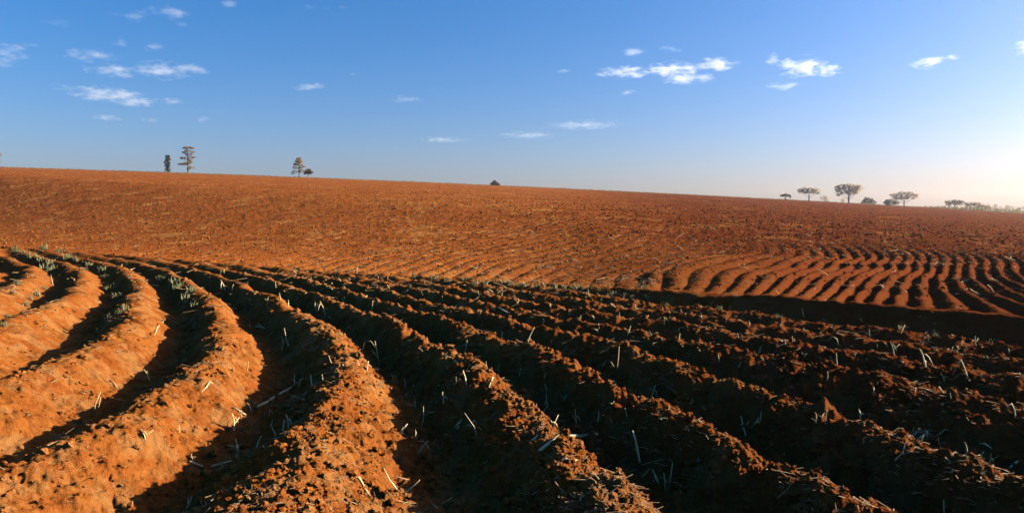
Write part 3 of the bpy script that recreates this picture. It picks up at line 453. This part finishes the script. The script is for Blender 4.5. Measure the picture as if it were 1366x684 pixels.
# weeds
def weed_mesh(seed, n, spread_, tall):
    r = random.Random(seed); m = MB()
    for k in range(n):
        a = r.uniform(0, 6.28); b = r.uniform(0, 1)**.6*spread_; x0, y0 = math.cos(a)*b, math.sin(a)*b; h = tall*r.uniform(.45, 1); d = r.uniform(0, 6.28); o = r.uniform(.05, .6)*h
        dv = np.array((math.cos(d), math.sin(d), 0)); drop = r.uniform(0, .5)
        ps = [np.array((x0, y0, -.02))+dv*o*t*t+np.array((0, 0, h*(t-drop*t**3))) for t in (0, .35, .7, 1)]
        w_ = r.uniform(.010, .022)*tall/.35; m.blade(ps, [w_*.7, w_, w_*.8, w_*.15], (-dv[1], dv[0], r.uniform(-.3, .3)))
    return m.mesh('weed_tuft', M_WEED)
WEED = [weed_mesh(k, 17+5*(k % 3), .5, 1.0) for k in range(6)]
for i, (x, y, h, g) in enumerate(WEEDS):
    o = link(bpy.data.objects.new('weed_tuft', WEED[i % 6])); o.location = (x, y, ground_z(x, y)); o.scale = (h*rnd.uniform(.75, 1.1),)*2+(h,); o.rotation_euler.z = rnd.uniform(0, 6.28)
    if g == 0: tag(o, 'grey-green weed tuft growing in a curved shady furrow at the left', 'weed', 'weeds in the curved left furrows')
    elif g == 1: tag(o, 'grey-green weed tuft at the ends of the far rows along the terrace', 'weed', 'weeds along the terrace edge')
    else: tag(o, 'low grey weed tuft on the ridge tops by the left picture edge', 'weed', 'weeds on the leftmost ridge tops')

# ------------------------------------------------------------------ trees and bushes on the skyline
def leaf_cloud(m, r, c, rad, n, size, hollow=.45):
    for _ in range(n):
        while True:
            p = np.array([r.uniform(-1, 1) for _ in range(3)]); l = np.linalg.norm(p)
            if hollow*r.random() < l < 1: break
        p = c+p*rad; a = np.array([r.gauss(0, 1) for _ in range(3)]); a /= np.linalg.norm(a); b = np.cross(a, (r.gauss(0, 1), r.gauss(0, 1), r.gauss(0, 1))); b /= np.linalg.norm(b)+1e-9
        s = size*.66*r.uniform(.5, 1.2); k = len(m.v); nn = np.cross(a, b)*s*.15
        m.v += [tuple(p-a*s-b*s*.4), tuple(p+b*s*.55+nn), tuple(p+a*s-b*s*.3), tuple(p-b*s*.6-nn)]; m.f.append((k, k+1, k+2, k+3))
def tree(name, label, cat, px, Y, H, blobs, trunk, leaf, bark, group=None, size=.3, seed=0, leaning=0, sink=.1):
    """blobs: (sideways, height, half width, half height, leaves) as fractions of the tree's height"""
    r = random.Random(seed); X = (px-683)/975*Y
    root = empty(name, (X, Y, ground_z(X, Y)-sink)); tag(root, label, cat, group); crown = MB()
    tr = MB(); top = trunk[0]*H; rad = trunk[1]*H
    if top > 0:
        ps = [np.array((leaning*H*t*t, r.uniform(-.01, .01)*H, top*t)) for t in (0, .12, .35, .6, .8, 1)]
        tr.tube(ps, [rad*1.5, rad*1.1, rad, rad*.8, rad*.6, rad*.3], 7)
    for (bx, bz, bw, bh, n) in blobs:
        c = np.array((bx*H, r.uniform(-.6, .6)*bw*H*.5, bz*H))
        if top > 0:
            z0 = min(top*.97, max(top*.35, c[2]-abs(bx)*H*.9-.08*H)); t = z0/top; s0 = np.array((leaning*H*t*t, 0, z0))
            mid = s0*.45+c*.55+np.array((0, 0, -.03*H)); lr = min(max(.03*H*bw, .007*H), .014*H)
            tr.tube([s0, mid, c], [lr, lr*.75, lr*.35], 5)
            for q in range(7):
                e = c+np.array((r.uniform(-1, 1)*bw, r.uniform(-1, 1)*bw, r.uniform(-.6, 1)*bh))*H*.85; tr.tube([mid*.4+c*.6, (mid+e)/2+np.array((0, 0, .02*H)), e], [lr*.4, lr*.28, lr*.12], 4)
        rr = np.array((bw*H, bw*H*.9, bh*H)); k = max(3, int(n/28))
        leaf_cloud(crown, r, c, rr, int(n*2), size)
        for _ in range(k):
            p = np.array([r.gauss(0, 1) for _ in range(3)]); p /= np.linalg.norm(p); leaf_cloud(crown, r, c+p*rr*r.uniform(.5, .95), rr*.32, int(n*2)//k, size, .1)
    if top > 0: tr.build('trunk', bark, root)
    crown.build('crown', leaf, root, smooth=False)
    return root
def acacia(w, hs_, n, base=.55, seed=0):
    """an umbrella of many flattened leaf pads: half width w, top at 1, underside at base"""
    r = random.Random(seed); out = []
    for k in range(n):
        a = (k+.5)/n*2-1; z = base+(1-base)*(.34+.46*math.sqrt(1-a*a*.9))+r.uniform(-.03, .03); out.append((a*w*.86, z, w*.26, (1-base)*.24, hs_))
    for k in range(n-1):
        a = (k+.5)/(n-1)*2-1; out.append((a*w*.78, base+(1-base)*(.27+.12*(1-a*a))+r.uniform(-.05, .05), w*.27, (1-base)*.30, int(hs_*1.1)))
    return out
P_ = .292                                                        # metres per photo pixel at 285 m
tree('columnar_tree', 'narrow dark columnar tree, leftmost of the skyline pair near two thirds left', 'tree', 226, 283, 24*P_,
     [(0, .18, .17, .13, 120), (.01, .38, .17, .12, 130), (-.02, .56, .18, .11, 150), (.02, .74, .17, .11, 150), (0, .9, .15, .09, 120)], (.85, .03), M_LEAFD, M_BARK, size=.26, seed=1)
tree('layered_tree', 'tallest open tree on the left skyline with a flat dark top and spreading lower tier', 'tree', 253, 283, 36*P_,
     [(.02, .95, .17, .045, 130), (-.08, .93, .1, .04, 60), (.18, .93, .1, .04, 60), (0, .82, .15, .05, 60), (.2, .79, .09, .04, 36), (-.13, .76, .08, .05, 30), (.05, .68, .13, .07, 70), (-.18, .57, .12, .045, 80), (.2, .59, .1, .04, 60), (.02, .52, .12, .07, 60), (-.12, .36, .2, .05, 130), (-.3, .34, .1, .03, 40), (.06, .4, .12, .07, 70), (.16, .22, .1, .04, 30), (.02, .2, .09, .08, 30)], (.92, .022), M_LEAFM, M_BARK, size=.27, seed=2)
tree('conical_tree', 'cone shaped open tree on the skyline with a small round tree at its foot', 'tree', 400.5, 284, 27*P_,
     [(0, .92, .13, .08, 110), (-.1, .8, .13, .08, 110), (.1, .78, .13, .08, 70), (-.17, .66, .13, .08, 100), (.05, .64, .17, .09, 70), (.2, .55, .12, .07, 50), (-.2, .48, .14, .07, 40), (.02, .47, .13, .07, 50), (-.24, .3, .14, .07, 36), (.16, .36, .14, .07, 46), (-.34, .2, .1, .05, 20), (.02, .3, .1, .06, 26)], (.9, .025), M_LEAFM, M_BARK, size=.26, seed=3)
tree('small_tree', 'small round dark tree at the right foot of the cone shaped skyline tree', 'tree', 412.5, 283, 13.5*P_,
     [(0, .75, .3, .2, 160), (-.25, .55, .27, .17, 140), (.25, .56, .26, .17, 140), (.02, .55, .3, .18, 120)], (.5, .05), M_LEAFD, M_BARK, size=.24, seed=4)
tree('edge_tree', 'pale tree cut by the left picture edge on the skyline', 'tree', -5, 283, 26*P_,
     [(0, .85, .2, .12, 90), (.16, .62, .2, .12, 110), (-.1, .6, .22, .14, 110), (.12, .36, .2, .12, 90), (.2, .2, .15, .1, 60)], (.8, .03), M_LEAFM, M_BARK, size=.27, seed=5)
tree('lone_bush', 'lone low dark bush on the middle of the bare skyline', 'bush', 660, 283, 8*P_,
     [(0, .5, .6, .42, 260), (-.35, .32, .5, .3, 160), (.4, .3, .5, .28, 160), (0, .82, .22, .16, 60)], (.3, .06), M_LEAFD, M_BARK, size=.22, seed=6)
tree('flat_topped_tree', 'smallest flat topped tree, leftmost of the row on the right skyline', 'tree', 1046.5, 283, 9*P_,
     [(-.05, .8, .4, .17, 120), (-.5, .66, .35, .17, 100), (.5, .68, .36, .18, 100), (.1, .66, .5, .2, 100), (.72, .4, .16, .2, 30)], (.6, .07), M_LEAFM, M_BARK, size=.24, seed=7)
tree('umbrella_tree', 'medium pale umbrella shaped tree beside a faint bush on the right skyline', 'tree', 1078, 284, 19*P_, acacia(.86, 95, 6, .5, 8), (.62, .04), M_LEAFP, M_BARK2, 'umbrella trees on the right skyline', .24, 8)
tree('umbrella_tree', 'largest umbrella shaped tree on the right skyline with a thick forked trunk', 'tree', 1131, 285, 27*P_, acacia(.74, 140, 7, .40, 9), (.55, .045), M_LEAFP, M_BARK2, 'umbrella trees on the right skyline', .26, 9)
tree('umbrella_tree', 'wide pale umbrella shaped tree behind the oval dark bush on the right skyline', 'tree', 1205, 288, 20.5*P_, acacia(1.0, 90, 7, .42, 10), (.55, .04), M_LEAFP, M_BARK2, 'umbrella trees on the right skyline', .24, 10, -.04)
tree('pale_bush', 'faint pale bush right of the medium umbrella tree', 'bush', 1099, 296, 13*P_, [(-.2, .5, .42, .4, 90), (.3, .5, .4, .38, 90), (0, .75, .34, .2, 60)], (.4, .04), M_LEAFP, M_BARK2, None, .22, 11, sink=.6)
tree('pale_bush', 'faint pale bush under the left side of the largest umbrella tree', 'bush', 1123, 300, 13*P_, [(0, .6, .3, .28, 70), (.1, .35, .32, .25, 60)], (.4, .04), M_LEAFP, M_BARK2, None, .22, 12, sink=.6)
tree('dome_bush', 'dark domed bush just right of the largest umbrella tree', 'bush', 1156, 284, 11*P_, [(0, .5, .62, .44, 330), (-.4, .36, .4, .3, 170), (.5, .3, .5, .28, 190)], (.3, .05), M_LEAFD, M_BARK, 'dark bushes on the right skyline', .22, 13)
tree('dome_bush', 'wide oval dark bush in front of the wide pale umbrella tree', 'bush', 1187, 284, 10.5*P_, [(0, .5, .7, .44, 360), (-.55, .4, .42, .34, 190), (.55, .42, .42, .36, 190)], (.3, .05), M_LEAFD, M_BARK, 'dark bushes on the right skyline', .22, 14)
tree('spreading_tree', 'dry brown spreading tree at the left end of the far right thicket', 'tree', 1272, 290, 13.5*P_, acacia(1.05, 80, 5, .35, 15), (.5, .05), M_THICKET, M_BARK2, 'brown trees of the far right thicket', .24, 15)
tree('spreading_tree', 'wider dry brown tree sloping down to the right in the far right thicket', 'tree', 1299, 290, 12.5*P_, [(-.9, .72, .5, .22, 110), (-.4, .78, .5, .22, 110), (.1, .72, .5, .22, 110), (.6, .6, .5, .22, 110), (1.1, .45, .5, .2, 100), (1.6, .3, .4, .18, 80), (-.3, .45, .8, .25, 140), (.7, .35, .8, .22, 140)], (.5, .05), M_THICKET, M_BARK2, 'brown trees of the far right thicket', .24, 16)
def hedge():
    r = random.Random(21); m = MB(); Y = 300.
    for k in range(46):
        px = 1318+k*3.0; X = (px-683)/975*Y; h = (2.9+.5*math.sin(k*.9)+r.uniform(-.3, .3)); leaf_cloud(m, r, np.array((X, Y+r.uniform(-2, 2), ground_z(X, Y)+h*.45)), np.array((1.0, 1.4, h*.62)), 150, .25, .1)
    o = m.build('hedgerow', M_THICKET, None, smooth=False); tag(o, 'long low brown hedgerow running out of the picture at the far right', 'hedge')
hedge()
def verge():
    r = random.Random(22); m = MB()
    for k in range(9000):
        t = r.uniform(-.76, .80); px = 683+975*t; Y = r.uniform(279, 288); X = t*Y
        big = 1 if px > 1215 else 0; h = r.uniform(.12, .42)*(1+2.6*big*min(1, (px-1215)/60)); wd = r.uniform(.06, .2)*(1+.6*big); z = ground_z_fast(X, Y); a = r.uniform(0, 3.14); c, s = math.cos(a)*wd, math.sin(a)*wd; b = len(m.v); dx, dy = r.uniform(-.2, .2), r.uniform(-.2, .2)
        m.v += [(X-c, Y-s, z-.1), (X+c, Y+s, z-.1), (X+c*.3+dx, Y+s*.3+dy, z+h), (X-c*.4+dx, Y-s*.4+dy, z+h*.9)]; m.f.append((b, b+1, b+2, b+3))
    o = m.build('verge_grass', M_VERGE, None, smooth=False); tag(o, 'thin strip of olive grass along the top of the field', 'grass', kind='stuff')
_tt = np.linspace(-.8, .84, 120); _yy = np.linspace(278, 289, 23)
_TT, _YY = np.meshgrid(_tt, _yy); _ZZ = terrain((_TT*_YY).ravel(), _YY.ravel())[0].reshape(_TT.shape)
def ground_z_fast(X, Y):
    i = min(21, max(0, int((Y-278)/.5))); return float(np.interp(X/Y, _tt, _ZZ[i]))
verge()

# ------------------------------------------------------------------ clouds: real banks of vapour high above the field
def cloud_material():
    n = NT('cloud_vapour'); n.m.node_tree.nodes
    tc = n.new('ShaderNodeTexCoord').outputs['Object']; geo = n.new('ShaderNodeNewGeometry').outputs['Position']
    ln = n.new('ShaderNodeVectorMath'); ln.operation = 'LENGTH'; n.set(ln.inputs[0], tc)
    mp = n.new('ShaderNodeMapping'); n.set(mp.inputs[0], geo); mp.inputs['Scale'].default_value = (1, 1, 2.8)
    a = n.noise(mp.outputs[0], .024, 6, .68)
    d = n.math('SUBTRACT', n.math('MULTIPLY_ADD', a, 4.2, -1.35), n.math('MULTIPLY', ln.outputs['Value'], 1.0))
    d = n.ramp(d, 0, 1.05)
    oi = n.new('ShaderNodeObjectInfo').outputs['Color']; sp = n.new('ShaderNodeSeparateColor'); n.set(sp.inputs[0], oi)
    p = n.new('ShaderNodeVolumePrincipled'); p.inputs['Color'].default_value = (.9, .9, .9, 1); p.inputs['Anisotropy'].default_value = .25
    n.set(p.inputs['Density'], n.math('MULTIPLY', n.math('MULTIPLY', d, sp.outputs[0]), .014)); n.t.links.new(p.outputs[0], n.out.inputs['Volume'])
    return n.m
M_CLOUD = cloud_material()
def unit_puff():
    v, f = ico(3); return np_mesh('cloud', v*1.0, f, 3, M_CLOUD)
PUFF = unit_puff()
ALT = 420.
for i, (px, py, w_, h_, dens, label, grp) in enumerate(CLOUD_LIST):
    if px < 500: dens *= .62
    el = math.atan((288-py)/975.*1.0); t = (px-683)/975.; Y = ALT/((288-py)/975.); s = Y/975.
    o = link(bpy.data.objects.new('cloud', PUFF)); o.location = (t*Y, Y, ALT); o.scale = (w_*.62*s, w_*.5*s, h_*.66*s); o.color = (dens, 1, 1, 1)
    tag(o, label, 'cloud', grp)


# ------------------------------------------------------------------ the dusty air over the field
def build_haze():
    zs = np.array([v.co.z for v in field.data.vertices]) if False else None
    n = len(field.data.vertices); c = np.empty(n*3, np.float32); field.data.vertices.foreach_get('co', c); zmin = float(c[2::3].min())-1.
    v = [(x, y, z) for z in (zmin, 33.) for x, y in ((-960, -960), (960, -960), (960, 960), (-960, 960))]
    f = [(3, 2, 1, 0), (4, 5, 6, 7), (0, 1, 5, 4), (1, 2, 6, 5), (2, 3, 7, 6), (3, 0, 4, 7)]
    me = bpy.data.meshes.new('haze'); me.from_pydata(v, [], f); n = NT('haze_air'); p = n.new('ShaderNodeVolumePrincipled')
    p.inputs['Color'].default_value = (.95, .94, .93, 1); p.inputs['Density'].default_value = .0002; p.inputs['Anisotropy'].default_value = .65
    n.t.links.new(p.outputs[0], n.out.inputs['Volume']); me.materials.append(n.m)
    return tag(link(bpy.data.objects.new('haze', me)), 'thin dusty haze over the whole field', 'haze', kind='stuff')
build_haze()
# ------------------------------------------------------------------ light, sky, camera
sun = bpy.data.lights.new('sun', 'SUN'); sun.energy = 5; sun.angle = math.radians(.53); sun.color = (1, .96, .84)
so = link(bpy.data.objects.new('sun', sun))
A, E = math.radians(SUN_AZ), math.radians(SUN_EL)
from mathutils import Vector
dirs = Vector((math.sin(A)*math.cos(E), math.cos(A)*math.cos(E), math.sin(E)))
so.rotation_euler = (-dirs).to_track_quat('-Z', 'Y').to_euler(); so.location = dirs*50
w = bpy.data.worlds.new('World'); sc.world = w; w.use_nodes = True; nt = w.node_tree
bg = nt.nodes['Background']; sky = nt.nodes.new('ShaderNodeTexSky'); sky.sky_type = 'NISHITA'; sky.sun_disc = False
sky.sun_elevation = E; sky.sun_rotation = A; sky.air_density = 1.0; sky.dust_density = 1.8; sky.ozone_density = 6.0
hs = nt.nodes.new('ShaderNodeHueSaturation'); hs.inputs['Saturation'].default_value = 1.23
nt.links.new(sky.outputs[0], hs.inputs['Color']); tint = nt.nodes.new('ShaderNodeMix'); tint.data_type = 'RGBA'; tint.blend_type = 'MULTIPLY'; tint.inputs[0].default_value = 1; tint.inputs[7].default_value = (1.36, 1.05, 1.08, 1)
nt.links.new(hs.outputs[0], tint.inputs[6]); nt.links.new(tint.outputs[2], bg.inputs[0]); bg.inputs[1].default_value = .053
cam = bpy.data.cameras.new('camera'); co_ = link(bpy.data.objects.new('camera', cam)); sc.camera = co_
cam.sensor_width = 36; cam.lens = 36*975/1366; cam.clip_start = .05; cam.clip_end = 30000
co_.location = (0, 0, CAM_H); co_.rotation_euler = (math.radians(90)-math.atan(54/975), 0, 0)
vs = sc.view_settings; vs.view_transform = 'Standard'; vs.look = 'None'; vs.exposure = 1.75; vs.gamma = 1; vs.use_curve_mapping = False
sc.cycles.max_bounces = 4; sc.cycles.diffuse_bounces = 0; sc.cycles.volume_bounces = 2; sc.cycles.transparent_max_bounces = 8
